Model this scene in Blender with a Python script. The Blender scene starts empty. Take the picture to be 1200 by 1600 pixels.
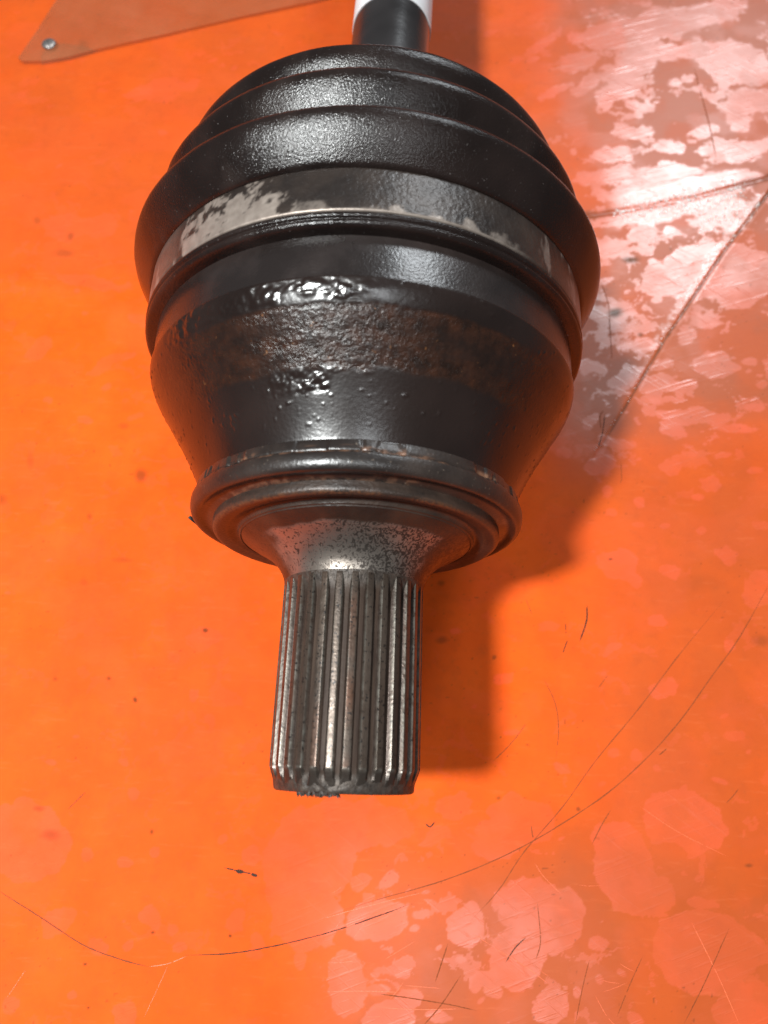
import bpy, bmesh, math, random
import numpy as np
from mathutils import Matrix, Vector

S = bpy.context.scene
COL = S.collection
MM = 0.001
AX = 52.2                     # height of the shaft axis over the table, mm (all tables below are in mm)

# ------------------------------------------------------------------ camera
F_PX, PW, PH = 1100.12, 1200.0, 1600.0
CAM_D = np.array([-0.00941992, 0.33477708, -0.94225027])
CAM_U = np.array([-0.03344927, 0.94165925, 0.33490149])
CAM_R = np.array([0.99939602, 0.03467233, 0.0023277])
CAM_O = np.array([6.941, 0.0, 139.866 + AX])
cd = bpy.data.cameras.new("camera")
cam = bpy.data.objects.new("camera", cd); COL.objects.link(cam)
m = Matrix.Identity(4)
for i in range(3):
    m[i][0] = CAM_R[i]; m[i][1] = CAM_U[i]; m[i][2] = -CAM_D[i]; m[i][3] = CAM_O[i] * MM
cam.matrix_world = m
cd.sensor_fit = 'VERTICAL'; cd.sensor_height = 24.0; cd.lens = F_PX / PH * 24.0
cd.clip_start = 0.005; cd.clip_end = 20
cd.dof.use_dof = True; cd.dof.focus_distance = 0.146; cd.dof.aperture_fstop = 11.0
S.camera = cam

# ------------------------------------------------------------------ light
w = bpy.data.worlds.new("World"); S.world = w; w.use_nodes = True
bg = w.node_tree.nodes['Background']
bg.inputs[0].default_value = (0.80, 0.90, 1.0, 1); bg.inputs[1].default_value = 0.10

def area(name, loc, aim, sx, sy, watts, col):
    l = bpy.data.lights.new(name, 'AREA'); l.shape = 'RECTANGLE'; l.size = sx; l.size_y = sy
    l.energy = watts; l.color = col
    o = bpy.data.objects.new(name, l); COL.objects.link(o)
    o.location = loc
    o.rotation_euler = (Vector(aim) - Vector(loc)).to_track_quat('-Z', 'Y').to_euler()
    return o
area("lamp_key", (-0.245, -0.045, 0.66), (0, 0.04, 0.0), 0.058, 0.066, 7.3, (0.97, 1.0, 0.99))
area("lamp_window", (0.90, 1.80, 1.74), (0.05, 0.1, 0.0), 0.42, 0.40, 24.0, (0.90, 0.96, 1.0))
area("lamp_ceiling", (0.24, -0.45, 1.9), (0.03, 0.0, 0.0), 0.42, 0.30, 5.8, (0.92, 0.97, 1.0))

S.view_settings.view_transform = 'Standard'; S.view_settings.look = 'None'
S.view_settings.exposure = 0.0; S.view_settings.gamma = 1.0
S.cycles.use_denoising = True
S.cycles.max_bounces = 8
S.cycles.sample_clamp_indirect = 6.0

# ------------------------------------------------------------------ numpy noise
def _hash(ix, iy, iz, seed):
    h = (ix.astype(np.int64) * 374761393 + iy.astype(np.int64) * 668265263 + iz.astype(np.int64) * 2147483647 + seed * 974711) & 0xffffffff
    h = ((h ^ (h >> 13)) * 1274126177) & 0xffffffff
    h = h ^ (h >> 16)
    return (h & 0xffff) / 65535.0
def vnoise(x, y, z, seed=0):
    xi, yi, zi = np.floor(x), np.floor(y), np.floor(z)
    fx, fy, fz = x - xi, y - yi, z - zi
    fx, fy, fz = [f * f * f * (f * (f * 6 - 15) + 10) for f in (fx, fy, fz)]
    r = 0
    for a in (0, 1):
        for b in (0, 1):
            for c in (0, 1):
                r = r + _hash(xi + a, yi + b, zi + c, seed) * (fx if a else 1 - fx) * (fy if b else 1 - fy) * (fz if c else 1 - fz)
    return r
def fbm(x, y, z, seed=0, oct=4, gain=.5):
    s, a, t = 0, 1, 0
    for k in range(oct):
        s = s + a * vnoise(x, y, z, seed + k * 17); t += a
        a *= gain; x, y, z = x * 2.03, y * 2.03, z * 2.03
    return s / t
def sstep(a, b, x):
    t = np.clip((x - a) / (b - a), 0, 1); return t * t * (3 - 2 * t)

# ------------------------------------------------------------------ node helpers
class NT:
    def __init__(s, name):
        s.m = bpy.data.materials.new(name); s.m.use_nodes = True
        s.t = s.m.node_tree; s.n = s.t.nodes; s.l = s.t.links
        s.b = s.n['Principled BSDF']
        s.co = s.n.new('ShaderNodeTexCoord').outputs['Object']
    def set(s, inp, v):
        if hasattr(v, 'is_linked') or isinstance(v, bpy.types.NodeSocket): s.l.new(v, inp)
        else: inp.default_value = v
    def P(s, **k):
        for a, v in k.items(): s.set(s.b.inputs[a.replace('_', ' ')], v)
    def noise(s, scale, detail=3, rough=.5, vec=None, stretch=None, dist=0):
        n = s.n.new('ShaderNodeTexNoise'); n.inputs['Scale'].default_value = scale
        n.inputs['Detail'].default_value = detail; n.inputs['Roughness'].default_value = rough
        n.inputs['Distortion'].default_value = dist
        v = vec or s.co
        if stretch:
            if len(stretch) > 3:                       # turn first, then stretch
                mr = s.n.new('ShaderNodeMapping'); mr.inputs['Rotation'].default_value = (0, 0, stretch[3])
                s.l.new(v, mr.inputs[0]); v = mr.outputs[0]
            mp = s.n.new('ShaderNodeMapping'); mp.inputs['Scale'].default_value = stretch[:3]
            s.l.new(v, mp.inputs[0]); v = mp.outputs[0]
        s.l.new(v, n.inputs['Vector']); return n.outputs['Fac']
    def voro(s, scale, feature='F1'):
        n = s.n.new('ShaderNodeTexVoronoi'); n.feature = feature; n.inputs['Scale'].default_value = scale
        s.l.new(s.co, n.inputs['Vector']); return n.outputs['Distance']
    def ramp(s, v, a, b, lo=0., hi=1.):
        n = s.n.new('ShaderNodeMapRange'); n.clamp = True
        s.l.new(v, n.inputs[0])
        for i, q in enumerate((a, b, lo, hi)): s.set(n.inputs[i + 1], q)
        return n.outputs[0]
    def mth(s, op, a, b=0.0):
        n = s.n.new('ShaderNodeMath'); n.operation = op
        s.set(n.inputs[0], a); s.set(n.inputs[1], b); return n.outputs[0]
    def mix(s, f, a, b):
        n = s.n.new('ShaderNodeMix'); n.data_type = 'RGBA'
        s.set(n.inputs[0], f)
        for i, q in ((6, a), (7, b)):
            if isinstance(q, tuple) and len(q) == 3: q = q + (1,)
            s.set(n.inputs[i], q)
        return n.outputs[2]
    def attr(s, name):
        n = s.n.new('ShaderNodeAttribute'); n.attribute_name = name; return n.outputs['Fac']
    def bump(s, h, dist, strength=1.0, prev=None):
        n = s.n.new('ShaderNodeBump'); n.inputs['Distance'].default_value = dist
        s.set(n.inputs['Strength'], strength); s.l.new(h, n.inputs['Height'])
        if prev is not None: s.l.new(prev, n.inputs['Normal'])
        return n.outputs[0]

# ------------------------------------------------------------------ mesh helpers
def tag(o, label=None, cat=None, group=None, kind=None):
    if label: o['label'] = label
    if cat: o['category'] = cat
    if group: o['group'] = group
    if kind: o['kind'] = kind
    return o
def link(name, me, mat, parent=None):
    if mat is not None:
        me.materials.clear(); me.materials.append(mat)
    o = bpy.data.objects.new(name, me); COL.objects.link(o)
    if parent is not None: o.parent = parent
    return o
def np_mesh(name, verts, quads, attrs=None, smooth=True):
    me = bpy.data.meshes.new(name)
    v = np.asarray(verts, np.float32); q = np.asarray(quads, np.int32)
    me.vertices.add(len(v)); me.vertices.foreach_set('co', v.ravel())
    me.loops.add(q.size); me.loops.foreach_set('vertex_index', q.ravel())
    me.polygons.add(len(q)); me.polygons.foreach_set('loop_start', np.arange(0, q.size, q.shape[1], dtype=np.int32))
    for a, val in (attrs or {}).items():
        at = me.attributes.new(a, 'FLOAT', 'POINT'); at.data.foreach_set('value', np.asarray(val, np.float32).ravel())
    me.update(calc_edges=True); me.validate()
    if smooth: me.polygons.foreach_set('use_smooth', np.ones(len(q), bool))
    return me
def densify(prof, ds):
    out = [prof[0]]
    for a, b in zip(prof[:-1], prof[1:]):
        L = math.hypot(b[0] - a[0], b[1] - a[1]); k = max(1, int(round(L / ds)))
        for i in range(1, k + 1): out.append((a[0] + (b[0] - a[0]) * i / k, a[1] + (b[1] - a[1]) * i / k))
    return np.array(out)
def spline_prof(pts, sub=6):
    """Catmull-Rom through the points, for rounded sections."""
    P = [np.array(p, float) for p in pts]; P = [2 * P[0] - P[1]] + P + [2 * P[-1] - P[-2]]; out = []
    for i in range(1, len(P) - 2):
        for k in range(sub):
            t = k / sub; a, b, c, d = P[i - 1:i + 3]
            out.append(tuple(.5 * (2 * b + (c - a) * t + (2 * a - 5 * b + 4 * c - d) * t * t + (3 * b - a - 3 * c + d) * t ** 3)))
    return out + [tuple(P[-2])]
def lathe(name, prof, mat, parent, n=384, ds=None, disp=None, attrs=None, t0=0, t1=2 * math.pi, sharp=None, off=None):
    """Body of revolution round the shaft axis (along +Y at height AX). theta = 0 on top, + towards +X."""
    p = densify(prof, ds) if ds else np.array(prof, float)
    closed = abs(t1 - t0 - 2 * math.pi) < 1e-6
    th = np.linspace(t0, t1, n + 1)[:n] if closed else np.linspace(t0, t1, n)
    Y, T = np.meshgrid(p[:, 0], th, indexing='ij'); R = np.repeat(p[:, 1:2], n, 1)
    if disp is not None: R = R + disp(Y, T, R)
    X, Z = R * np.sin(T), AX + R * np.cos(T)
    if off is not None:
        dx, dz = off(Y); X = X + dx; Z = Z + dz
    V = np.stack([X, Y, Z], -1).reshape(-1, 3) * MM
    i, j = np.meshgrid(np.arange(len(p) - 1), np.arange(n if closed else n - 1), indexing='ij')
    jn = (j + 1) % n
    Q = np.stack([i * n + j, (i + 1) * n + j, (i + 1) * n + jn, i * n + jn], -1).reshape(-1, 4)
    A = {k: f(Y, T, R) for k, f in (attrs or {}).items()}
    me = np_mesh(name, V, Q, A)
    if sharp: me.set_sharp_from_angle(angle=math.radians(sharp))
    return link(name, me, mat, parent)

# ------------------------------------------------------------------ materials
def mat_black(name, base=(.012, .011, .011), rough=.33, grain=900, depth=.00012, spec=.5, gl=.1):
    k = NT(name)
    n1 = k.noise(grain, 3, .55); n2 = k.noise(grain * .13, 2)
    k.P(Base_Color=k.mix(k.ramp(n2, .35, .7), base, tuple(c * 1.9 for c in base)),
        Roughness=k.ramp(n2, .3, .7, rough - gl, rough + gl), Specular_IOR_Level=spec,
        Normal=k.bump(n1, depth))
    return k.m
def mat_rubber():
    k = NT('boot_rubber')
    g = k.noise(2900, 2.5, .6); big = k.noise(70, 3); dust = k.noise(2600, 1); sm = k.noise(28, 5, .65, stretch=(1, .35, 1))
    col = k.mix(k.ramp(big, .4, .75), (.0095, .0062, .0054), (.018, .0115, .0100))
    col = k.mix(k.ramp(sm, .50, .72, 0, .8), col, (.040, .028, .024))
    col = k.mix(k.ramp(dust, .74, .80), col, (.10, .09, .085))
    k.P(Base_Color=col, Roughness=k.mth('ADD', k.ramp(big, .3, .7, .16, .24), k.ramp(sm, .5, .72, 0, .14)), Specular_IOR_Level=k.ramp(sm, .45, .7, .38, .22), Normal=k.bump(g, .00011, .85))
    return k.m
def mat_race():
    k = NT('race_paint')
    ru, gl = k.attr('rust'), k.attr('gloss')
    fine = k.noise(1500, 3, .6); mid = k.noise(420, 4, .6); spots = k.noise(900, 2)
    black = k.mix(k.ramp(k.noise(60, 3), .4, .7), (.0105, .0062, .0050), (.018, .0105, .0085))
    rust = k.mix(k.ramp(mid, .35, .7), (.014, .0072, .0050), (.044, .0165, .0085))
    rust = k.mix(k.ramp(spots, .70, .78), rust, (.20, .085, .03))
    col = k.mix(ru, black, rust)
    rg = k.mix(gl, (.27, .27, .27), (.22, .22, .22)); rg = k.mix(ru, rg, (.26, .26, .26))
    h = k.mix(ru, k.noise(1500, 2), k.noise(1900, 3, .6))
    k.P(Base_Color=col, Roughness=rg, Specular_IOR_Level=k.ramp(ru, 0, 1, .60, .34),
        Normal=k.bump(h, .00022, k.ramp(ru, 0, 1, .13, .9)))
    return k.m
def mat_smoothband():
    k = NT('race_land_paint')
    st = k.noise(90, 4, .6)
    k.P(Base_Color=k.mix(k.ramp(st, .4, .7), (.014, .010, .009), (.026, .018, .016)), Roughness=k.ramp(st, .35, .7, .24, .36),
        Specular_IOR_Level=.8, Normal=k.bump(k.noise(2200, 2), .00006))
    return k.m
def mat_clamp():
    k = NT('clamp_steel')
    ba = k.attr('bare'); n = k.noise(1000, 3, .6)
    steel = k.mix(k.ramp(k.noise(500, 3), .35, .7), (.29, .235, .20), (.42, .35, .30))
    k.P(Base_Color=k.mix(ba, k.mix(k.ramp(k.noise(130, 4, .6), .35, .7), (.018, .013, .011), (.040, .028, .022)), steel), Metallic=k.ramp(ba, 0, 1, .15, .55), Roughness=k.ramp(ba, 0, 1, .36, .42),
        Specular_IOR_Level=.6, Normal=k.bump(n, .00022, k.ramp(ba, 0, 1, .8, .2)))
    return k.m
def mat_collar():
    k = NT('collar_paint')
    n = k.noise(90, 4, .6); f = k.noise(1700, 2); e = k.attr('edge')
    col = k.mix(k.ramp(n, .4, .7), (.016, .0115, .0098), (.036, .025, .020))
    col = k.mix(k.ramp(f, .68, .76), col, (.11, .085, .065))
    col = k.mix(k.mth('MULTIPLY', e, k.ramp(k.noise(600, 3), .42, .62)), col, (.17, .085, .05))
    k.P(Base_Color=col, Roughness=k.ramp(n, .3, .7, .30, .42), Specular_IOR_Level=.55, Normal=k.bump(f, .0001, .6))
    return k.m
def mat_seal():
    k = NT('seal_ring_rust')
    n = k.noise(150, 4, .65, stretch=(1, 3, 1)); f = k.noise(1500, 3); e = k.attr('edge')
    col = k.mix(k.ramp(n, .35, .7), (.022, .0155, .0125), (.055, .034, .025))
    col = k.mix(k.mth('MULTIPLY', e, k.ramp(f, .38, .6)), col, (.105, .048, .024))
    k.P(Base_Color=col, Metallic=.1, Roughness=.42, Normal=k.bump(f, .00014, .7))
    return k.m
def mat_flare():
    k = NT('neck_bare_steel')
    si = k.attr('silver'); pit = k.noise(1150, 2.2, .55, dist=1.6); big = k.noise(110, 3)
    steel = k.mix(k.ramp(big, .35, .7), (.22, .186, .160), (.32, .278, .240))
    thr = k.ramp(k.attr('pit'), 0, 1, .66, .49)
    dark = k.ramp(k.mth('SUBTRACT', pit, thr), -.012, .03)
    steel = k.mix(dark, steel, (.068, .056, .048))
    brown = k.mix(k.ramp(big, .4, .65), (.030, .018, .0135), (.066, .034, .022))
    k.P(Base_Color=k.mix(si, brown, steel), Metallic=k.ramp(si, 0, 1, .35, .8), Roughness=k.ramp(dark, 0, 1, .36, .5),
        Normal=k.bump(pit, -.00008, .5))
    return k.m
def mat_tooth():
    k = NT('spline_steel')
    oi = k.n.new('ShaderNodeObjectInfo').outputs['Random']
    vm = k.n.new('ShaderNodeVectorMath'); vm.operation = 'ADD'; cx = k.n.new('ShaderNodeCombineXYZ')
    for q in range(3): k.l.new(oi, cx.inputs[q])
    k.l.new(k.co, vm.inputs[0]); k.l.new(cx.outputs[0], vm.inputs[1]); k.co = vm.outputs[0]
    st = k.noise(260, 4, .65, stretch=(3, .12, 3)); sp = k.noise(1700, 2, .6); sp2 = k.noise(650, 3, .6)
    ed, gr, ro = k.attr('wear'), k.attr('grime'), k.attr('root')
    brown = k.mix(k.ramp(st, .35, .68), (.050, .036, .028), (.105, .078, .060))
    brown = k.mix(k.mth('MULTIPLY', k.ramp(oi, .35, .9), k.ramp(k.noise(70, 2), .42, .62)), brown, (.115, .052, .030))
    col = k.mix(k.mth('MULTIPLY', ed, k.ramp(sp2, .30, .55)), brown, (.16, .15, .128))
    col = k.mix(k.ramp(sp, .61, .66), col, (.016, .013, .012))
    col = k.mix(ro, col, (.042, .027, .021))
    col = k.mix(k.mth('MULTIPLY', gr, k.ramp(sp2, .25, .5, .7, 1)), col, (.048, .037, .030))
    k.P(Base_Color=col, Metallic=.55, Roughness=k.ramp(sp2, .3, .7, .26, .42), Normal=k.bump(k.noise(1900, 3), .00007, .5))
    return k.m
def mat_core():
    k = NT('spline_root_steel')
    n = k.noise(300, 4, .6, stretch=(2, .2, 2)); e = k.attr('face')
    col = k.mix(k.ramp(n, .35, .7), (.030, .019, .0145), (.066, .044, .032))
    col = k.mix(e, col, k.mix(k.ramp(k.noise(700, 4, .65), .35, .7), (.030, .023, .019), (.085, .066, .053)))
    k.P(Base_Color=col, Metallic=k.ramp(e, 0, 1, 0, .3), Specular_IOR_Level=k.ramp(e, 0, 1, .12, .4), Roughness=.5, Normal=k.bump(k.noise(1300, 3), .00022, k.ramp(e, 0, 1, .25, .9)))
    return k.m
def mat_plain(name, col, rough=.5, metal=0., spec=.5, grain=800, depth=.0001, var=1.5):
    k = NT(name); n = k.noise(grain, 3)
    k.P(Base_Color=k.mix(k.ramp(n, .35, .7), col, tuple(min(1, c * var) for c in col)), Roughness=rough, Metallic=metal,
        Specular_IOR_Level=spec, Normal=k.bump(n, depth))
    return k.m
def mat_table():
    k = NT('orange_sheet')
    p, d, g, wt, gs = k.attr('patch'), k.attr('dirt_reflection'), k.attr('grease_dim'), k.attr('wet'), k.attr('gloss')
    big = k.noise(14, 4, .6); mid = k.noise(75, 4, .6); fine = k.noise(700, 3, .6); mott = k.noise(220, 4, .65)
    s1 = k.noise(560, 3, .6, stretch=(.09, 1.6, 1, -.35)); s2 = k.noise(560, 3, .6, stretch=(.08, 1.5, 1, .62))
    film = k.mix(k.ramp(mid, .35, .7), (.82, .094, .0050), (.88, .114, .0078))
    film = k.mix(k.mth('MULTIPLY', g, k.ramp(big, .25, .7, .92, 1)), film, (.365, .069, .0130))
    clean = k.mix(k.ramp(mid, .35, .7), (.92, .098, .022), (.90, .114, .032))
    clean = k.mix(g, clean, (.51, .079, .018))  # clean patches darken too: weaker light on the right, put into the colour
    col = k.mix(p, film, clean)
    col = k.mix(k.ramp(fine, .58, .80, 0, .18), col, (.30, .08, .02))
    col = k.mix(k.ramp(mott, .50, .78, 0, .22), col, (.36, .055, .012))
    col = k.mix(k.ramp(k.noise(22, 5, .62), .46, .72, 0, .32), col, (.42, .070, .014))
    col = k.mix(k.ramp(k.noise(420, 4, .7, stretch=(.25, 1.4, 1)), .58, .75, 0, .10), col, (.95, .25, .10))
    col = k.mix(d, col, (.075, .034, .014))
    scr = k.mth('MAXIMUM', k.ramp(s1, .55, .72), k.ramp(s2, .58, .74))
    rg = k.mix(gs, (.62, .62, .62), (.43, .43, .43))
    rg = k.mix(k.mth('MULTIPLY', p, gs), rg, (.31, .31, .31))
    rg = k.mix(wt, rg, (.24, .24, .24))
    sp = k.mth('ADD', k.ramp(gs, 0, 1, .10, .50), k.mth('MULTIPLY', k.mth('MULTIPLY', p, gs), k.mth('ADD', .58, k.mth('MULTIPLY', scr, .7))))
    sp = k.mth('MULTIPLY', sp, k.ramp(d, 0, 1, 1, .3))
    sp = k.mth('ADD', sp, k.mth('MULTIPLY', wt, 1.0))
    h = k.mth('ADD', k.mth('MULTIPLY', scr, k.mth('ADD', .12, k.mth('MULTIPLY', p, .62))), k.mth('MULTIPLY', fine, .22))
    nb = k.bump(h, .00012, .5)
    k.P(Base_Color=col, Roughness=rg, Specular_IOR_Level=sp, Normal=k.bump(k.noise(1250, 3, .7), .00016, wt, prev=nb))
    return k.m

# ================================================================== THE TABLE (structure)
def to_px(X, Y, Z):
    q = np.stack([X, Y, Z], -1) - CAM_O; z = q @ CAM_D
    return 600 + F_PX * (q @ CAM_R) / z, 800 - F_PX * (q @ CAM_U) / z
def at_px(u, v, z=0.0):
    """the point of the table seen at pixel (u, v) of the 1200 x 1600 photograph"""
    q = CAM_D + (u - 600) / F_PX * CAM_R + (800 - v) / F_PX * CAM_U
    return CAM_O + q * ((z - CAM_O[2]) / q[2])
def seg_dist(X, Y, pts):
    """distance to a polyline and the parameter (0..1) along it"""
    best = np.full(X.shape, 1e9); par = np.zeros(X.shape); n = len(pts) - 1
    for k in range(n):
        a, b = np.array(pts[k][:2]), np.array(pts[k + 1][:2]); ab = b - a
        t = np.clip(((X - a[0]) * ab[0] + (Y - a[1]) * ab[1]) / (ab @ ab), 0, 1)
        dd = np.hypot(X - a[0] - t * ab[0], Y - a[1] - t * ab[1])
        sel = dd < best; best = np.where(sel, dd, best); par = np.where(sel, (k + t) / n, par)
    return best, par
FOLD_A = [at_px(*p) for p in ((800, 352), (862, 343), (960, 330), (1080, 309), (1200, 277), (1330, 232))]
FOLD_B = [at_px(*p) for p in ((1210, 290), (1130, 395), (1040, 530), (975, 640), (930, 715))]
FOLD_C = [at_px(*p) for p in ((-120, 425), (0, 437), (90, 446), (200, 480), (260, 500))]
def height(X, Y):
    z = (fbm(X / 60, Y / 60, 0 * X, 5, 2) - .5) * .9 + (fbm(X / 14, Y / 14, 0 * X, 9, 2) - .5) * .10
    z = z * sstep(0, 1, np.clip(np.hypot(X - 0, Y - 95) / 45 - .2, 0, 1))     # lies flat under the joint
    dA, tA = seg_dist(X, Y, FOLD_A); dB, tB = seg_dist(X, Y, FOLD_B); dC, _ = seg_dist(X, Y, FOLD_C)
    z = z - .30 * np.exp(-(dA / .9) ** 2)
    z = z + .14 * np.exp(-(dB / 2.6) ** 2) * (1 - tB * .8) - .3 * np.exp(-(dB / .5) ** 2) * (1 - tB * .6)
    z = z + .7 * np.exp(-(dC / 5) ** 2)
    return z - .35

BLOBS = [  # u, v, half-width, half-height, turn (deg, clockwise), strength - patches worn clean on the sheet
 (1010,45,95,28,-15,1),(1110,20,60,22,-12,1),(1060,82,100,15,-4,1),(1150,100,60,36,10,1),(985,105,48,20,-15,1),(965,142,42,16,-25,1),
 (905,95,35,14,-10,.8),(935,50,45,14,-20,.9),(1003,167,19,12,0,1),(915,130,30,12,-25,.8),(1170,160,50,20,-10,1),(1155,190,18,14,0,1),
 (990,205,36,9,-5,1),(1045,228,30,11,0,1),(960,240,35,13,5,1),(1100,205,25,9,-15,.9),(1110,235,22,9,0,1),(1165,235,50,16,-15,1),
 (870,140,30,8,-30,.5),(1055,130,12,8,0,1),(1075,122,10,7,0,1),(830,90,12,7,-30,.5),(806,92,9,6,-20,.5),(765,50,10,5,-20,.5),(850,65,40,7,-35,.4),
 (1000,270,110,15,-4,.9),(1060,290,140,16,-6,1),(1080,425,82,42,-18,1),(1005,368,22,17,-5,1),(1052,362,17,12,0,1),(945,385,45,20,5,.6),
 (1155,430,60,50,0,.9),(957,488,40,15,-5,1),(1005,540,22,13,-15,1),(1026,468,9,6,-20,1),(978,540,12,8,0,1),(922,572,28,10,10,1),(942,578,10,8,0,1),
 (985,588,32,15,-14,.9),(1035,568,14,9,0,1),(1102,498,28,13,10,1),(1072,522,18,14,-50,.9),(1118,568,30,20,4,.95),(1030,600,32,16,0,.9),(1073,604,16,12,0,.9),
 (1080,650,60,16,4,.9),(1055,672,22,12,10,.9),(1170,563,12,7,0,1),(1193,598,10,7,0,1),(1180,634,14,7,-10,.9),(1150,667,36,7,5,.8),(1018,625,20,5,5,.9),(925,658,17,11,-50,.8),
 (943,722,26,16,-20,.8),(1052,730,17,11,0,1),(885,707,12,7,0,.7),(1180,735,12,6,0,.8),(1080,710,12,5,0,.8),(1130,710,14,5,-8,.8),(965,690,30,9,10,.6),
 (965,878,32,26,28,1),(990,908,19,13,20,1),(1050,896,15,11,0,.9),(950,765,9,8,0,1),(1000,783,11,8,0,1),(955,802,11,9,0,1),(1115,757,17,13,0,1),(1090,776,10,5,0,.9),
 (1138,870,17,13,0,.9),(1188,922,24,26,0,.8),(1025,970,15,11,0,.9),(860,980,15,9,0,.8),(955,1015,19,9,-25,.9),(1040,1075,22,16,-20,.8),(1150,1148,16,9,0,.7),(1140,1010,10,8,0,.8),
 (800,1145,14,5,0,.8),(878,1200,17,9,0,.9),(995,1180,9,9,0,.9),(960,1178,9,7,0,.8),(1025,1200,6,5,0,.9),(790,1060,14,9,0,.5),(1000,820,9,6,0,.8),(1040,822,8,6,0,.8),(1095,830,9,7,0,.7),(1190,820,12,9,0,.7),
 (480,1345,66,100,28,.75),(545,1290,100,46,0,.6),(480,1440,56,46,-10,.75),(590,1438,56,32,-12,1),(540,1535,33,52,-14,1),(612,1592,38,32,0,1),(640,1560,24,16,0,.8),
 (731,1447,26,34,22,1),(628,1520,12,9,0,1),(830,1415,52,42,20,.95),(866,1440,46,56,0,.9),(806,1500,46,52,0,.95),(862,1575,32,30,30,1),(757,1530,26,15,-30,1),(775,1552,20,12,30,1),(690,1590,20,10,0,.9),
 (1072,1283,64,48,20,.85),(968,1345,48,66,-10,.85),(1000,1390,56,40,10,.8),(1105,1490,90,66,10,.8),(815,1285,50,40,0,.7),(775,1312,40,30,0,.7),(710,1258,30,22,0,.7),(680,1305,24,11,-35,.9),
 (562,1375,18,12,0,.9),(608,1377,16,10,-35,.9),(590,1312,20,14,0,.6),(935,1478,16,12,0,.9),(1095,1412,22,9,6,.8),(905,1551,7,8,0,1),(970,1520,10,6,30,.9),(940,1533,8,7,30,.9),(990,1592,14,10,20,.8),(1180,1580,60,40,0,.8),
 (405,1470,12,14,0,.8),(470,1500,10,14,0,.7),(650,1450,9,7,0,.9),(660,1430,12,8,0,.7),(720,1500,8,6,0,.9),(590,1545,14,10,0,.6),(395,1490,14,10,0,.5),
 (40,1315,62,66,10,.8),(85,1440,26,22,-22,.75),(72,1460,12,10,0,.7),(232,1430,17,21,0,.85),(155,1477,12,12,0,.8),(198,1478,11,7,-40,.8),(13,1572,11,14,0,.8),(195,1592,17,24,0,.75),
 (113,1555,7,7,0,.8),(266,1455,10,11,0,.8),(365,1437,14,18,0,.8),(346,1313,9,8,0,.8),(240,1331,9,8,0,.8),(135,1334,10,11,0,.6),(192,1347,12,9,0,.6),(280,1482,10,9,0,.8),(395,1335,18,16,0,.6),
 (318,1000,30,18,0,.45),(270,1025,9,8,0,.45),(305,1085,8,10,0,.5),(330,1125,10,9,0,.4),(210,1240,9,12,0,.5),(165,570,30,10,-30,.35),(200,555,12,6,-20,.7),(165,602,10,4,-30,.6),(212,650,14,5,-20,.5),(75,625,8,6,0,.4),(130,655,12,6,0,.4),
 (120,355,60,20,-5,.4),(60,540,26,14,-40,.3),(215,500,22,8,25,.5),(140,440,60,10,10,.5),(250,140,60,18,-8,.4),
]
random.seed(11)
for _ in range(300):                                   # the many small ones, denser on the right and below
    u, v = random.uniform(-60, 1260), random.uniform(-30, 1640)
    dens = .9 if (u > 850 and v < 760) else .55 if (u > 560 and v > 1180) else .35 if u > 700 else .22
    if random.random() < dens:
        r = random.choice((2.5, 3, 3.5, 4, 5, 7))
        BLOBS.append((u, v, r * random.uniform(.9, 1.8), r * random.uniform(.6, 1), random.uniform(-40, 20), random.uniform(.5, 1)))

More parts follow.
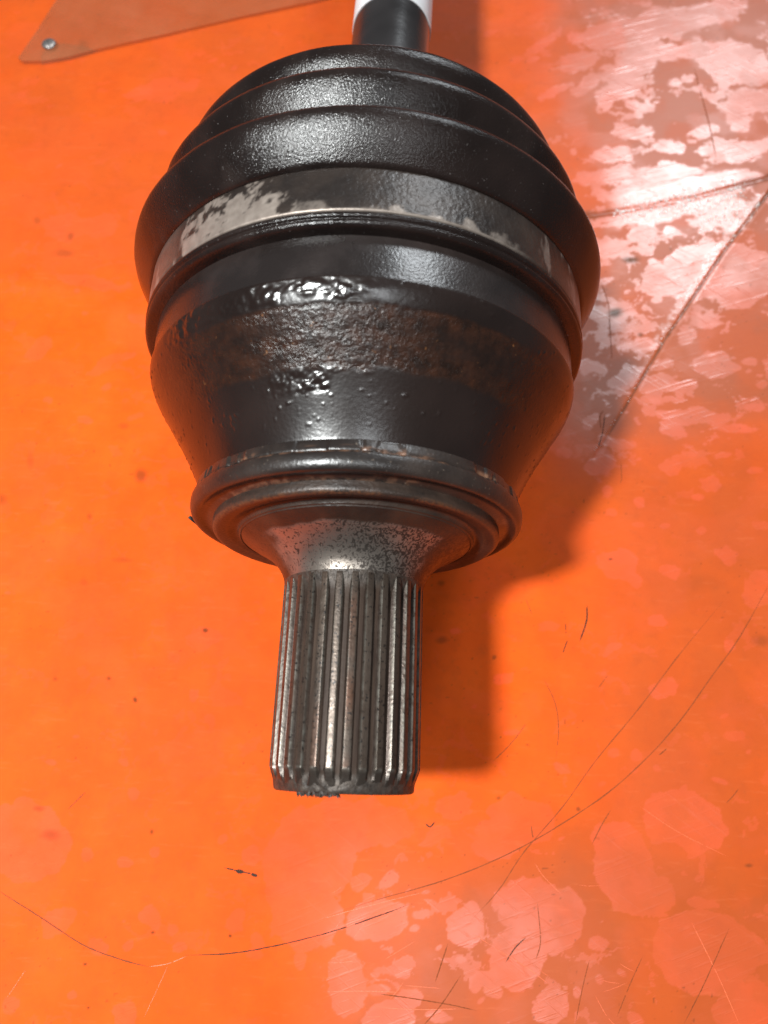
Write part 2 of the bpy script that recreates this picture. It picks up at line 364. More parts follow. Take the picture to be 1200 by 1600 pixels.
def build_table():
    yi = [-68.0]
    while yi[-1] < 318: yi.append(yi[-1] + (.27 if yi[-1] < 60 else .27 + (yi[-1] - 60) * .0021))
    Ys = np.array([-900, -500, -250, -120] + yi + [420, 600, 1000, 1500], float)
    NXI = 700
    s = np.linspace(-1, 1, NXI)
    hw = np.where(Ys < -68, 108, np.where(Ys > 318, 190, 108 + (Ys + 68) / 386 * 82)); cx = np.where(Ys < -68, 9, 9 - (np.clip(Ys, -68, 318) + 68) / 386 * 11)
    inner = cx[:, None] + hw[:, None] * s[None]
    left = np.array([-1200, -700, -400, -260, -215.]); right = -left[::-1]
    X = np.concatenate([np.repeat(left[None], len(Ys), 0), inner, np.repeat(right[None], len(Ys), 0)], 1)
    Y = np.repeat(Ys[:, None], X.shape[1], 1)
    Z = height(np.clip(X, -260, 260), np.clip(Y, -120, 420)) * (np.abs(X) < 262) * (Y > -130) * (Y < 430)
    U, V = to_px(X, Y, 0 * X)
    near = (np.abs(X) < 262) & (Y > -130) & (Y < 430)
    patch = np.zeros_like(X); dirt_reflection = np.zeros_like(X)
    nx = (fbm(X / 5.0, Y / 5.0, 0 * X, 21, 4) - .5); ny = (fbm(X / 5.0, Y / 5.0, 0 * X + 9, 33, 4) - .5)
    nf = fbm(X / 1.6, Y / 1.6, 0 * X, 41, 3) - .5
    def window(u, v, r):
        a, b = at_px(u, v + r), at_px(u, v - r)
        i0, i1 = np.searchsorted(Ys, [a[1] - 3, b[1] + 3]); return slice(max(0, i0), min(len(Ys), i1 + 1))
    for (u, v, ru, rv, ang, st) in BLOBS:
        W = window(u, v, max(ru, rv) * 1.7)
        if W.stop - W.start < 2: continue
        r = min(ru, rv); am = min(34.0, r * 1.9)
        du = U[W] - u + nx[W] * am; dv = V[W] - v + ny[W] * am * .8
        c, q = math.cos(math.radians(ang)), math.sin(math.radians(ang))
        a, b = (du * c + dv * q) / ru, (-du * q + dv * c) / rv
        f = 1 - np.sqrt(a * a + b * b) + nf[W] * min(.6, 5.0 / r)
        soft = 1.0 / r
        patch[W] = np.maximum(patch[W], (.55 + .45 * st) * sstep(-soft, soft, f))
    # wear inside the patches, thin film patches between them
    inner_w = fbm(X / 9, Y / 9, 0 * X, 77, 4)
    patch *= .70 + .30 * sstep(.36, .58, inner_w)
    flak = fbm(X / 7 + nx * 2, Y / 4.5 + ny * 2, 0 * X + 3, 91, 5, .55)
    dens = sstep(820, 1000, U) * sstep(800, 600, V) + .8 * sstep(1180, 1400, V) * sstep(380, 640, U)
    patch = np.maximum(patch, sstep(.658, .668, flak + .030 * np.clip(dens, 0, 1.2) - .02) * (.35 + .4 * np.clip(dens, 0, 1)))
    haze_p = sstep(.53, .66, fbm(X / 20, Y / 16, 0 * X + 3, 92, 5)) * .22
    patch = np.maximum(patch, haze_p) * near
    # brown, greasier film on the right and front; its darker tone also paints weaker light
    wv = (fbm(X / 40, Y / 40, 0 * X, 55, 3) - .5)
    U2, V2 = U + wv * 150, V + wv * 120
    gt = sstep(740, 960, U2) * sstep(830, 620, V2)
    gm = .66 * sstep(760, 1060, U2)
    gb = .84 * sstep(540, 900, U2 + np.clip(V2 - 1250, 0, 500) * .7) * sstep(1180, 1400, V2)
    gl = sstep(470, 360, V + (fbm(X / 30, Y / 30, 0 * X, 56, 3) - .5) * 60) * .50
    film_n = .86 + .14 * sstep(.3, .6, fbm(X / 12, Y / 12, 0 * X, 66, 4))
    grease_dim = np.maximum(np.maximum(gt, gm), np.maximum(gb, gl)) * film_n
    gloss = np.maximum(np.maximum(gt, .45 * gm), .78 * sstep(1250, 1480, V2) * sstep(400, 680, U2) * sstep(1150, 880, U2))
    gloss = np.maximum(gloss, gl * .6) * film_n
    # grime in the folds, odd smudges, and reflections painted as broad faint blobs
    dA, tA = seg_dist(X, Y, FOLD_A); dB, tB = seg_dist(X, Y, FOLD_B)
    wob = fbm(X / 3, Y / 3, 0 * X, 13, 3)
    dirt_reflection = np.maximum(dirt_reflection, sstep(2.6, .3, dA + (wob - .5) * 1.6) * .55)
    dirt_reflection = np.maximum(dirt_reflection, sstep(.95, .25, dB / (.8 - tB * .55) + (wob - .5) * 1.0) * .70 * (1 - sstep(.85, 1, tB)))
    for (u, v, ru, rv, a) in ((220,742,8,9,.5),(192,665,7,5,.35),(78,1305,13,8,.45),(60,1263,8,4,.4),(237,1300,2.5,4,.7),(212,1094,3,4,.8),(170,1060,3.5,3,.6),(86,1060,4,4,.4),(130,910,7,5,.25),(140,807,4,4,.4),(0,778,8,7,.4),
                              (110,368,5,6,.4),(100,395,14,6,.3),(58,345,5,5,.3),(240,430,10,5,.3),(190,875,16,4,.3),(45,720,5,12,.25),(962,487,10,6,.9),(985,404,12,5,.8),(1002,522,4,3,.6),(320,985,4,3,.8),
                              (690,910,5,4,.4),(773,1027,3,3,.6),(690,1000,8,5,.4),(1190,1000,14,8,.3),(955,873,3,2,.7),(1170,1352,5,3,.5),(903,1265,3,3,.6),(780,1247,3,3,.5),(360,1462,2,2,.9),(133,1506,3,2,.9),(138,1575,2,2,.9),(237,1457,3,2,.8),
                              (130,70,8,8,.4),(385,1000,46,130,.09),(300,1190,60,90,.07),(150,880,70,60,.05),(60,180,60,50,.07),(430,1320,60,40,.06),(700,1130,40,90,.07),(330,160,70,30,.05),(1100,910,30,12,.12),(880,1120,40,20,.10)):  # the broad faint blobs here are subtle reflections painted into the colour
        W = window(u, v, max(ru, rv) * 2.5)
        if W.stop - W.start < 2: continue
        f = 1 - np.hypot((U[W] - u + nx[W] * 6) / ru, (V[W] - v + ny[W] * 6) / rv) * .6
        dirt_reflection[W] = np.maximum(dirt_reflection[W], a * sstep(0, .8, f))
    wob2 = fbm(X / 5, Y / 5, 0 * X, 14, 3)
    wet = sstep(6.2, 3.0, dA + 2.0 + (wob2 - .5) * 7) * sstep(945, 975, U) * sstep(1175, 1140, U) * sstep(-4, 2, V - (343 - (U - 860) * .19))
    wet = np.maximum(wet, sstep(0, .5, 1 - np.hypot((U - 1122 + nx * 60) / 40, (V - 335 + ny * 60) / 42) + (nf * .8)))
    wet = np.maximum(wet, sstep(2.4, 1.2, np.abs(dB - 1.3) + (wob2 - .5) * 4) * (U < to_px(np.interp(Y, [q[1] for q in FOLD_B[::-1]], [q[0] for q in FOLD_B[::-1]]), Y, 0 * X)[0]) * sstep(.72, .35, tB) * (V > 300)) * near
    wet = wet * sstep(.40, .56, fbm(X / 1.3, Y / 1.3, 0 * X, 15, 2) + .06)
    smear = sstep(6.5, 4.0, np.abs(dA - 1.5) + (wob2 - .5) * 4) * sstep(940, 985, U) * sstep(1165, 1120, U)
    smear = np.maximum(smear, sstep(0, .35, 1 - np.hypot((U - 1125 + nx * 50) / 44, (V - 338 + ny * 50) / 34) + nf * .6)) * near
    patch = np.maximum(patch, smear * .9); dirt_reflection = dirt_reflection * (1 - .8 * smear); wet = np.maximum(wet * .8, smear * .7)
    specks = sstep(.955, .99, vnoise(X / .8, Y / .8, 0 * X, 101)) * sstep(.5, .66, fbm(X / 25, Y / 25, 0 * X, 102, 2)) * .5
    dirt_reflection = np.maximum(dirt_reflection, specks) * near
    nr, nc = X.shape
    i, j = np.meshgrid(np.arange(nr - 1), np.arange(nc - 1), indexing='ij')
    Q = np.stack([i * nc + j, i * nc + j + 1, (i + 1) * nc + j + 1, (i + 1) * nc + j], -1).reshape(-1, 4)
    me = np_mesh('tabletop', np.stack([X, Y, Z], -1).reshape(-1, 3) * MM, Q, dict(patch=patch, dirt_reflection=dirt_reflection, grease_dim=grease_dim, gloss=gloss, wet=wet))
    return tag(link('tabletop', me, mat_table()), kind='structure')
table = build_table()

# scratches: narrow ribbons of scraped, dirt-filled film lying on the sheet
def smooth_path(px, n=40):
    P = spline_prof([at_px(*p)[:2] for p in px], max(2, n // max(1, len(px) - 1)))
    return np.array(P)
rs = np.random.default_rng(4)
def ribbon(px, width, mat, name='scratch', gaps=0.0, lift=.035):
    P = smooth_path(px, 60); n = len(P)
    T = np.gradient(P, axis=0); T /= np.linalg.norm(T, axis=1)[:, None] + 1e-9; N = np.stack([-T[:, 1], T[:, 0]], 1)
    P = P + N * (rs.normal(0, width * .06, (n, 1)))
    t = np.linspace(0, 1, n); wd = width * np.clip(np.minimum(t, 1 - t) * 7, .12, 1) * rs.uniform(.55, 1.15, n)
    A, B = P + N * wd[:, None] / 2, P - N * wd[:, None] / 2
    V = []
    for q in (A, B):
        V.append(np.stack([q[:, 0], q[:, 1], height(q[:, 0], q[:, 1]) + lift], 1))
    V = np.stack(V, 1).reshape(-1, 3) * MM
    gx = np.linspace(0, n / 5.0, n) + rs.uniform(0, 99); keep = vnoise(gx, gx * 0, gx * 0, 1) > gaps * 1.1
    Q = np.array([(2 * i, 2 * i + 1, 2 * i + 3, 2 * i + 2) for i in range(n - 1) if keep[i]])
    return link(name, np_mesh(name, V, Q), mat, table)
M_SCR = mat_plain('scratch_grime', (.20, .046, .014), .6, spec=.12, grain=2500, depth=.00005)
M_CUT = mat_plain('cut_grime', (.045, .022, .014), .6, spec=.12, grain=2500, depth=.00005)
M_PALE = mat_plain('scraped_bare', (.72, .13, .045), .4, spec=.6, grain=3000, depth=.0001)
for px, wd, mt, gp in (
    (((-10, 1388), (60, 1432), (130, 1477), (190, 1500), (232, 1511)), .30, M_SCR, 0),
    (((232, 1511), (262, 1506), (292, 1494)), .12, M_PALE, .05),
    (((290, 1493), (360, 1490), (430, 1478), (515, 1457), (590, 1432), (640, 1413)), .26, M_CUT, .05),
    (((540, 1421), (600, 1403), (680, 1380), (760, 1350), (840, 1310), (935, 1250), (1000, 1195), (1060, 1130), (1110, 1060), (1150, 1005), (1185, 945), (1215, 890)), .26, M_SCR, .03),
    (((1130, 940), (1060, 1025), (1000, 1105), (930, 1190), (880, 1260), (820, 1330), (780, 1390), (735, 1440)), .22, M_SCR, .03),
    (((925, 1320), (940, 1290), (955, 1265)), .24, M_SCR, 0),
    (((918, 945), (917, 970), (906, 1003)), .42, M_CUT, 0), (((884, 973), (885, 990)), .22, M_CUT, .1), (((887, 1000), (880, 1020)), .26, M_CUT, 0),
    (((350, 1356), (372, 1361), (398, 1367)), .30, M_CUT, .15), (((368, 1361), (380, 1363)), .9, M_CUT, 0), (((392, 1366), (402, 1369)), .7, M_CUT, 0),
    (((720, 1525), (690, 1570), (660, 1605)), .26, M_SCR, .03), (((700, 1475), (680, 1535)), .30, M_SCR, .03),
    (((790, 1505), (805, 1482), (822, 1465)), .26, M_CUT, 0), (((590, 1553), (640, 1560), (700, 1570), (745, 1580)), .24, M_SCR, 0),
    (((840, 1410), (845, 1470), (838, 1500)), .22, M_SCR, .03), (((900, 1600), (912, 1540), (922, 1500)), .2, M_SCR, .03), (((965, 1590), (985, 1540), (1005, 1495)), .2, M_SCR, .03),
    (((1070, 1600), (1100, 1540), (1140, 1450)), .22, M_SCR, .03), (((850, 1060), (868, 1100), (873, 1140), (869, 1185)), .22, M_SCR, .03),
    (((1085, 105), (1097, 150), (1110, 200), (1120, 250)), .45, M_SCR, .05), (((940, 670), (938, 650), (944, 640)), .3, M_SCR, 0), (((935, 700), (942, 675), (946, 645)), .3, M_CUT, .1),
    (((952, 480), (955, 530), (957, 560)), .25, M_SCR, .03), (((940, 440), (950, 470), (953, 485)), .3, M_SCR, .05), (((970, 755), (972, 745), (971, 720)), .2, M_SCR, .03),
    (((665, 1287), (672, 1292), (680, 1284)), .35, M_CUT, 0), (((830, 1290), (833, 1310)), .3, M_SCR, 0), (((1135, 1255), (1145, 1245), (1155, 1232)), .2, M_SCR, .03),
    (((770, 1190), (800, 1160), (830, 1120)), .2, M_SCR, .45), (((822, 935), (832, 960)), .2, M_SCR, .03), (((935, 1075), (950, 1055)), .18, M_SCR, .03), (((1030, 1180), (1042, 1170)), .3, M_SCR, .03),
    (((10, 1560), (40, 1515)), .09, M_PALE, .05), (((100, 1270), (135, 1235), (165, 1200)), .2, M_SCR, .6),
    (((225, 1590), (262, 1510)), .08, M_PALE, .05), (((500, 1437), (560, 1420), (630, 1402), (660, 1395)), .11, M_PALE, .05), (((505, 1550), (570, 1549), (625, 1551)), .12, M_PALE, .05),
    (((595, 1575), (660, 1578), (720, 1577)), .13, M_PALE, .05), (((630, 1540), (690, 1545)), .09, M_PALE, .05), (((835, 1348), (850, 1370), (880, 1400)), .11, M_PALE, .05),
    (((770, 1480), (820, 1510), (860, 1540)), .12, M_PALE, .05), (((930, 1555), (950, 1590), (970, 1610)), .11, M_PALE, .05), (((1000, 1260), (1060, 1300), (1140, 1340)), .12, M_PALE, .05), (((1080, 1440), (1120, 1520), (1160, 1610)), .16, M_PALE, .05),
    (((600, 1500), (650, 1470)), .08, M_PALE, .05), (((740, 1460), (768, 1478)), .09, M_PALE, .05), (((640, 1415), (600, 1425)), .08, M_PALE, .05)):
    ribbon(px, wd, mt, gaps=gp)
# short random hair scratches in the worn front corner
for k in range(14):
    u, v = rs.uniform(500, 1000), rs.uniform(1380, 1600); a = rs.choice((-.12, .62, -.9)) + rs.normal(0, .15); L = rs.uniform(10, 45)
    ribbon(((u, v), (u + L * math.cos(a) * .5, v + L * math.sin(a) * .5 + 1), (u + L * math.cos(a), v + L * math.sin(a))), rs.uniform(.05, .10), M_PALE, gaps=0, lift=.03)

# water beads and metal swarf caught in the folds
def beads():
    bm = bmesh.new(); rb = np.random.default_rng(8)
    ico = bmesh.new(); bmesh.ops.create_icosphere(ico, subdivisions=1, radius=1.0)
    iv = [v.co.copy() for v in ico.verts]; jf = [[v.index for v in f.verts] for f in ico.faces]; ico.free()
    spots = []
    for k in range(230):
        t = rb.uniform(0, 1) ** .8; u = 952 + t * 215; v = 334 - t * 34 + rb.normal(0, 5.5 + 6 * t); spots.append((u, v, rb.uniform(.15, .42)))
    for k in range(60): u = rb.uniform(1090, 1170); spots.append((u, 330 + rb.normal(10, 16), rb.uniform(.10, .34)))
    for k in range(110):
        t = rb.uniform(0, 1) ** 1.6; i = min(3, int(t * 4)); p0 = ((1190, 318), (1130, 392), (1040, 528), (975, 638), (935, 705)); f = t * 4 - i
        spots.append((p0[i][0] + (p0[i + 1][0] - p0[i][0]) * f - 4 + rb.normal(0, 3), p0[i][1] + (p0[i + 1][1] - p0[i][1]) * f + rb.normal(0, 3), rb.uniform(.08, .24) * (1.1 - .5 * t)))
    for u, v, r in spots:
        p = at_px(u, v); z = float(height(np.array([p[0]]), np.array([p[1]]))[0]); sx, sy = rb.uniform(.8, 1.9), rb.uniform(.7, 1.2)
        vs = [bm.verts.new(((p[0] + q.x * r * sx) * MM, (p[1] + q.y * r * sy) * MM, (z + r * .25 + q.z * r * .7) * MM)) for q in iv]
        for f in jf: bm.faces.new([vs[i] for i in f]).smooth = True
    me = bpy.data.meshes.new('swarf_beads'); bm.to_mesh(me); bm.free(); return me
sw = link('swarf_beads', beads(), mat_plain('wet_swarf', (.85, .82, .78), .3, metal=.4, grain=4000, depth=.00003))
tag(sw, 'glittering wet metal specks caught along the dark folds of the orange sheet', kind='stuff')

# ================================================================== THE DRIVE SHAFT END
root = bpy.data.objects.new('drive_shaft', None); COL.objects.link(root)
root.empty_display_size = .02
tag(root, 'greasy black drive shaft end with ribbed rubber boot and splined stub on orange sheet', 'drive shaft')

# --- splined stub: core + 30 teeth
NT_ = 30; PITCH = 2 * math.pi / NT_; RR, RO = 13.2, 14.0
def chip(Y, T, R): return (fbm(np.sin(T) * 9, np.cos(T) * 9, Y * .8, 3, 4) - .5) * (.35 + .9 * np.exp(-((T - 2 * math.pi * (T > math.pi) + .32) / .28) ** 2)) * sstep(1.0, -3.5, Y) * (R > 9)
core_prof = [(-5.2, .01), (-5.2, 5), (-5.15, 9.5), (-5.3, 11.9), (-5.3, 12.6), (-5.0, 12.85), (-3.3, 13.17), (-2.4, RR), (28.6, RR), (30.2, RR + .12), (31.6, RR + .42), (33.0, 14.0), (33.4, 14.05)]
stub = lathe('splined_stub', core_prof, mat_core(), root, n=336, ds=.5, disp=chip, attrs=dict(face=lambda Y, T, R: np.maximum(sstep(-1.8, -3.0, Y), sstep(29.5, 32, Y) * 1.0)))
def tooth_mesh():
    ys = np.concatenate([[-4.2, -3.6, -2.9, -1.9, -1.45, -1.2, -.9], np.linspace(-.4, 27.5, 40), [28.6, 29.6, 30.6, 31.6, 32.4, 33.0, 33.6]])
    # section across the tooth: (angle in pitches, height 0..1)
    sec = [(-.47, -.35), (-.355, 0.02), (-.335, .10), (-.215, .90), (-.19, .985), (-.165, 1), (-.06, 1), (.06, 1), (.165, 1), (.19, .985), (.215, .90), (.335, .10), (.355, .02), (.47, -.35)]
    V, A, Rt = [], [], []
    for y in ys:
        ro = RO
        if y < -1.2: ro = RO - (-1.2 - y) * .36               # chamfer on the nose
        for a, h in sec:
            r = RR + (RO - RR) * h; r = min(r, ro)
            if y > 33: r -= .25
            t = a * PITCH
            V.append((r * math.sin(t), y, r * math.cos(t)))
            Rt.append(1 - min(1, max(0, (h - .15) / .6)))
            A.append(max(0.0, 1 - abs(abs(a) - .215) / .05) if h > 0 else 0)
    n = len(sec); Q = [(i * n + j, (i + 1) * n + j, (i + 1) * n + j + 1, i * n + j + 1) for i in range(len(ys) - 1) for j in range(n - 1)]
    V = np.array(V); A = np.array(A)
    V[:, 2] += (vnoise(V[:, 0] * 2, V[:, 1] * 1.4, V[:, 2], 5) - .5) * .012 * (V[:, 2] > RR + .3)
    A = np.clip(A + .9 * ((V[:, 1] < -.9) & (V[:, 1] > -2.0)), 0, 1) * (.35 + .65 * vnoise(V[:, 0] * 3, V[:, 1] * .25, V[:, 2], 6))
    G = np.clip((-1.1 - V[:, 1]) / .8, 0, 1)
    me = np_mesh('tooth', V * MM, np.array(Q), dict(wear=A, grime=G, root=Rt)); me.set_sharp_from_angle(angle=math.radians(28)); return me
MT_TOOTH = mat_tooth()
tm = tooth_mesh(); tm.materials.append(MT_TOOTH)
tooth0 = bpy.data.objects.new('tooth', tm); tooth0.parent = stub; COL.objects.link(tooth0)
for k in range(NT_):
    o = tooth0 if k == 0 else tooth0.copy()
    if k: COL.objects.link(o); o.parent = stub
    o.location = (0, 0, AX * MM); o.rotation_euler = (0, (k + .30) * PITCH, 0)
# greasy lint stuck on the nose
def fringe():
    bm = bmesh.new(); rb = np.random.default_rng(3)
    for k in range(190):
        c = rb.normal(-.32, .17) if k < 140 else rb.uniform(-.75, .8); th = c
        r0 = rb.uniform(11.2, 12.75); L = rb.uniform(.55, 1.25) * (1 if abs(c + .32) < .3 else .35)
        base = np.array([r0 * math.sin(th), -4.75 - rb.uniform(0, .35), AX + r0 * math.cos(th)])
        d = np.array([rb.normal(0, .45), -1.0, rb.normal(-.15, .3)]); d /= np.linalg.norm(d); wv = np.array([rb.uniform(.14, .34), 0, 0]); hv = np.array([0, 0, rb.uniform(.06, .14)])
        tip = base + d * L
        q = [bm.verts.new(tuple((base + s) * MM)) for s in (wv, hv, -wv, -hv)]; m_ = [bm.verts.new(tuple((base + d * L * .55 + s * .8) * MM)) for s in (wv, hv, -wv, -hv)]; e = bm.verts.new(tuple(tip * MM))
        for i in range(4):
            j = (i + 1) % 4; bm.faces.new((q[i], q[j], m_[j], m_[i])); bm.faces.new((m_[i], m_[j], e))
    me = bpy.data.meshes.new('grease_fringe'); bm.to_mesh(me); bm.free(); return me
fr = link('grease_fringe', fringe(), mat_plain('lint_grease', (.030, .022, .017), .5, grain=3000, depth=.00005), stub); fr['kind'] = 'stuff'

# --- flared neck, seal ring, collar
neck = spline_prof([(32.9, 13.9), (33.9, 14.15), (35.4, 14.75), (37.2, 16.0), (39.0, 18.0), (40.3, 20.0), (41.5, 22.2), (42.6, 24.0)], 8)
lathe('stub_neck', neck, mat_flare(), root, n=420, attrs=dict(
    silver=lambda Y, T, R: sstep(20.8, 20.0, R + (fbm(np.sin(T) * 5, np.cos(T) * 5, Y * .3, 7, 3) - .5) * 1.2) * sstep(1.15, .72, np.abs(T - 2 * math.pi * (T > math.pi)) + (fbm(np.sin(T) * 8, np.cos(T) * 8, Y * .5, 4, 3) - .5) * .5),
    pit=lambda Y, T, R: sstep(-.45, .5, (T - 2 * math.pi * (T > math.pi)) + .1) * .65 + .35))
ring = [(42.2, 23.6), (43.3, 24.3), (43.45, 25.0), (43.2, 25.8), (42.95, 26.4), (42.75, 27.2), (42.6, 28.2), (42.7, 28.8), (43.0, 29.15), (43.6, 29.3), (45.2, 29.25), (45.8, 29.3)]
lathe('seal_ring', spline_prof(ring, 4), mat_seal(), root, n=420, disp=lambda Y, T, R: (fbm(np.sin(T) * 12, np.cos(T) * 12, Y, 7, 3) - .5) * .12,
      attrs=dict(edge=lambda Y, T, R: np.clip(sstep(.75, .2, np.abs(R - 28.8)) * sstep(43.4, 42.9, Y) + sstep(.5, .1, np.abs(R - 26.4)) * .8, 0, 1) * sstep(.30, .55, fbm(np.sin(T) * 4, np.cos(T) * 4, Y, 8, 3))))
col_p = [(44.6, 28.9), (45.1, 29.7), (45.45, 30.6), (45.4, 31.4), (45.1, 32.1), (44.95, 32.75), (45.15, 33.3), (45.7, 33.7), (46.5, 33.95), (47.4, 34.0), (48.1, 33.9), (48.5, 33.6)]
col_p2 = [(48.55, 33.35), (48.9, 33.45), (49.5, 33.4), (50.2, 33.3), (50.6, 33.2)]
MC = mat_collar()
def nick(Y, T, R): return -.30 * sstep(.60, .66, fbm(np.sin(T) * 16, np.cos(T) * 16, Y * .1, 31, 3)) * sstep(47.8, 48.3, Y)
lathe('collar', spline_prof(col_p, 5) + spline_prof(col_p2, 3), MC, root, n=720, disp=nick, attrs=dict(
    edge=lambda Y, T, R: sstep(47.9, 48.35, Y) * sstep(49.8, 48.9, Y) * sstep(.42, .6, fbm(np.sin(T) * 7, np.cos(T) * 7, Y, 18, 3)) + .6 * sstep(31.6, 30.6, R) * sstep(.5, .6, fbm(np.sin(T) * 6, np.cos(T) * 6, Y, 19, 3))))
# a sliver of torn paint standing off the collar's left edge
bm = bmesh.new()
for dx, dz, s in ((0, 0, 1),):
    pts = [(-33.4, 46.6, -.2), (-35.3, 47.6, 1.2), (-35.7, 47.1, 1.2), (-35.0, 46.6, .9), (-33.7, 45.8, -.2)]
    a = [bm.verts.new((x * MM, y * MM, (AX - 1.6 + z) * MM)) for x, y, z in pts]; b = [bm.verts.new((x * MM, y * MM, (AX - 2.1 + z) * MM)) for x, y, z in pts]
    bm.faces.new(a); bm.faces.new(b[::-1])
    for i in range(5): bm.faces.new((a[i], b[i], b[(i + 1) % 5], a[(i + 1) % 5]))
me = bpy.data.meshes.new('paint_sliver'); bm.normal_update(); bm.to_mesh(me); bm.free()
link('paint_sliver', me, mat_plain('sliver_black', (.008, .007, .007), .6), root)

# --- outer race: fillet, cone, rough rusty belt, glossy lumpy belt
def rust_w(Y, T, R):
    edge = (fbm(np.sin(T) * 7, np.cos(T) * 7, Y * .15, 23, 4) - .5) * 3.2
    top = sstep(70.3, 69.7, Y + edge * .3); bot = sstep(60.9, 61.9, Y + edge * .6)
    s = T - 2 * math.pi * (T > math.pi)
    return top * bot * (.30 + .62 * sstep(-1.0, -.3, s) * sstep(1.1, .55, s)) * (.60 + .40 * sstep(.34, .52, fbm(np.sin(T) * 10, np.cos(T) * 10, Y * .9, 27, 3))) * (1 - .45 * sstep(.2, .45, s) * sstep(.5, .2, np.abs(Y - 66.5) / 6))
def gloss_w(Y, T, R):
    s = T - 2 * math.pi * (T > math.pi)
    b = sstep(70.0, 70.6, Y) * sstep(74.2, 73.4, Y) + sstep(57.5, 58.5, Y) * sstep(61.8, 60.8, Y) * sstep(-.5, -.3, s) * sstep(.15, 0, s)
    return b * sstep(.16, -.05, s) * sstep(-1.0, -.8, s) * sstep(.36, .5, fbm(np.sin(T) * 6, np.cos(T) * 6, Y * .2, 29, 3) + .08)
def race_disp(Y, T, R):
    c, q = np.sin(T) * R, np.cos(T) * R
    ru, gl = rust_w(Y, T, R), gloss_w(Y, T, R)
    d = ru * ((fbm(c / .6, q / .6, Y / .6, 51, 2) - .5) * .16 - .08)
    d = d + gl * ((fbm(c / 1.5, q / 1.5, Y / 1.0, 52, 3) - .5) * .62)
    groove = sstep(.58, .66, fbm(np.sin(T) * 3, np.cos(T) * 3, Y * 1.6, 53, 2)) * ru * .10
    lump = sstep(.87, .95, vnoise(c / .7, q / .7, Y / .7, 54)) * .14 * sstep(52, 55, Y)
    return d + lump * (1 - ru) + (fbm(c / 9, q / 9, Y / 9, 55, 2) - .5) * .12
rp = spline_prof([(50.3, 33.0), (50.6, 32.75), (51.2, 32.85), (54.0, 34.1), (58.0, 36.2), (62.0, 38.6), (66.0, 41.2), (70.0, 43.8), (72.3, 44.95), (73.6, 45.35)], 5) + [(74.0, 45.4), (74.15, 45.2)]
lathe('outer_race', rp, mat_race(), root, n=900, ds=.26, disp=race_disp, attrs=dict(rust=rust_w, gloss=gloss_w))
lathe('race_land', [(74.1, 45.1), (82.6, 45.15)], mat_smoothband(), root, n=420, ds=.6, disp=lambda Y, T, R: (fbm(np.sin(T) * 6, np.cos(T) * 6, Y * .3, 61, 3) - .5) * .10)
# --- rubber boot with its bead, clamp band and folds
MR = mat_rubber()
boot_p = (spline_prof([(82.2, 45.0), (82.35, 46.6), (82.55, 47.2), (83.0, 47.55), (83.4, 47.5), (83.6, 47.25), (83.85, 47.25), (84.1, 47.6), (84.6, 47.75), (85.0, 47.5), (85.2, 46.9), (85.6, 46.6)], 4)
          + [(94.0, 46.6), (94.25, 46.8)]
          + spline_prof([(94.3, 47.75), (94.6, 48.3), (95.6, 49.1), (97.2, 50.25), (99.0, 51.4), (100.6, 52.2), (101.8, 52.5), (102.8, 52.2), (103.6, 51.3), (104.2, 49.8), (104.5, 47.8), (104.8, 45.6), (105.4, 44.4),
                         (106.6, 44.6), (109.0, 46.1), (112.0, 47.9), (114.2, 48.9), (115.6, 48.8), (116.5, 48.0), (117.0, 46.4), (117.2, 43.8), (117.8, 42.0),
                         (119.0, 42.0), (121.4, 43.3), (124.0, 44.7), (125.8, 45.1), (127.0, 44.7), (127.8, 43.4), (128.4, 40.0), (129.6, 36.5), (132, 33), (136, 29), (142, 22), (147, 17.0), (152, 14.6), (160, 14.0), (166, 14.0), (166.5, 11)], 5))
lathe('rubber_boot', boot_p, MR, root, n=512, disp=lambda Y, T, R: (fbm(np.sin(T) * 5, np.cos(T) * 5, Y * .15, 71, 3) - .5) * .25)
def bare_w(Y, T, R):
    s = T - 2 * math.pi * (T > math.pi); c = s * 47.5
    f = fbm(c / 3.2, Y / 2.4, 0 * Y, 81, 5, .6); g = fbm(c / 1.6, Y / 6, 0 * Y, 82, 4); yy = (Y - 85.2) / 9.0      # 0 lower edge .. 1 upper edge
    a = sstep(-.10, .08, .26 + .55 * sstep(-1.2, -.55, s) * sstep(-.12, -.40, s) - yy * .62 + (f - .5) * 1.7 - .34) * sstep(-.78, -.69, s + (g - .5) * .35) * sstep(-.14, -.26, s + (f - .5) * .6)
    a = np.maximum(a, sstep(.0, .25, (.26 + (f - .5) * 1.6) - yy * 2.0) * sstep(-.35, -.05, s) * sstep(.72, .45, s + (g - .5) * .3) * .55)
    a = np.maximum(a, sstep(.03, .0, yy - .035 - (f - .5) * .06) * .8 * sstep(-.8, -.5, s) * sstep(.75, .4, s))
    a = np.maximum(a, sstep(.06, .2, (g - .47) - np.abs(yy - .4) * .25 + .05) * sstep(.70, .85, s) * sstep(1.15, 1.0, s) * .6)
    a = np.maximum(a, .22 * sstep(-.7, -.95, s) * sstep(-1.75, -1.4, s) + sstep(.03, .1, g - .60) * sstep(-.85, -1.0, s) * sstep(-1.5, -1.2, s) * .5)
    return np.clip(a, 0, 1)
clp = [(85.15, 46.5), (85.2, 47.45), (85.4, 47.62), (86.0, 47.65), (90, 47.7), (93.9, 47.65), (94.15, 47.55), (94.2, 46.8)]
lathe('boot_clamp', clp, mat_clamp(), root, n=900, ds=.35, attrs=dict(bare=bare_w), sharp=50)
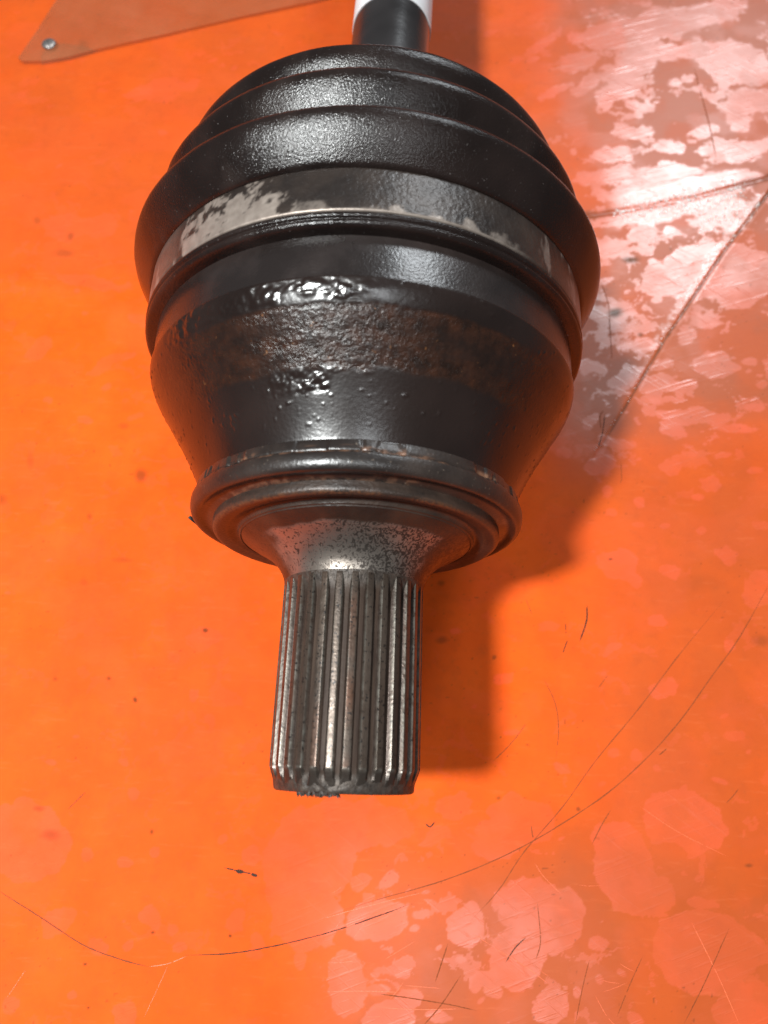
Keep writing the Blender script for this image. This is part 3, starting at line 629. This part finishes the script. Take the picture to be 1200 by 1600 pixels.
# pale drip on the boot's second fold
bm = bmesh.new(); bmesh.ops.create_uvsphere(bm, u_segments=14, v_segments=10, radius=1)
c = np.array([-3.6, 111.0, AX + 46.3])
for v in bm.verts: v.co = Vector(((c[0] + v.co.x * .62) * MM, (c[1] + v.co.y * .5 - v.co.x * .25) * MM, (c[2] + v.co.z * .75) * MM))
for f in bm.faces: f.smooth = True
me = bpy.data.meshes.new('paint_drip'); bm.to_mesh(me); bm.free()
link('paint_drip', me, mat_plain('drip_grey', (.20, .20, .20), .3), root)
# --- intermediate shaft and its white paper band
def sh_off(Y):
    t = np.clip(Y - 96, 0, 400); return t * .027, -t * .030
lathe('shaft_bar', [(118, .01), (118, 10.9), (150, 10.9), (200, 10.9), (300, 10.9), (430, 10.9), (430.6, 10.4), (430.6, .01)], mat_black('shaft_paint', (.016, .014, .014), .26, 500, .00006), root, n=128, ds=4, off=sh_off)
lathe('paper_band', [(194.5, 10.9), (194.5, 11.12), (230, 11.12), (230, 10.9)], mat_plain('white_paper', (.74, .76, .78), .55, grain=120, depth=.00012, var=.86), root, n=128, ds=2, off=sh_off, sharp=40)

# ================================================================== brown translucent strip screwed on at the back left
strip = bpy.data.objects.new('corner_strip', None); COL.objects.link(strip); p0 = at_px(78, 72)
strip.location = (p0[0] * MM, p0[1] * MM, 0)
tag(strip, 'brownish translucent plastic strip with a pointed corner screwed onto the orange sheet', 'plastic strip')
out_px = [(30, 93), (36, 98), (70, 98), (110, 91), (150, 80), (250, 58), (380, 28), (510, 0), (760, -70), (700, -130), (140, -110), (92, -2), (62, 46)]
P = [at_px(*p)[:2] - p0[:2] for p in out_px]
bm = bmesh.new()
def hz(x, y): return float(height(np.array([x + p0[0]]), np.array([y + p0[1]]))[0])
hi = [bm.verts.new((x * MM, y * MM, (.75 + max(0, hz(x, y) * .0)) * MM)) for x, y in P]; lo = [bm.verts.new((x * MM, y * MM, -.6 * MM)) for x, y in P]
bm.faces.new(hi[::-1]); bm.faces.new(lo)
for i in range(len(P)): j = (i + 1) % len(P); bm.faces.new((hi[i], hi[j], lo[j], lo[i]))
bmesh.ops.recalc_face_normals(bm, faces=bm.faces)
me = bpy.data.meshes.new('strip_plate'); bm.to_mesh(me); bm.free()
k = NT('smoky_plastic'); nn = k.noise(40, 4, .6)
k.P(Base_Color=k.mix(k.ramp(nn, .35, .7), (.40, .125, .050), (.52, .17, .075)), Roughness=.42, Alpha=k.ramp(nn, .3, .7, .36, .52), Normal=k.bump(k.noise(300, 3), .0001))
link('strip_plate', me, k.m, strip)
bm = bmesh.new(); bmesh.ops.create_uvsphere(bm, u_segments=24, v_segments=12, radius=1)
for v in bm.verts:
    z = max(v.co.z, -.1); rr = 2.7
    slot = -.45 if (abs(v.co.x * .8 + v.co.y * .6) < .16 and z > .3) else 0
    v.co = Vector((v.co.x * rr * MM, v.co.y * rr * MM, (.75 + max(0, z) * 1.25 + slot) * MM))
for f in bm.faces: f.smooth = True
me = bpy.data.meshes.new('screw_head'); bm.to_mesh(me); bm.free()
link('screw_head', me, mat_plain('screw_zinc', (.24, .22, .21), .45, metal=.8), strip)
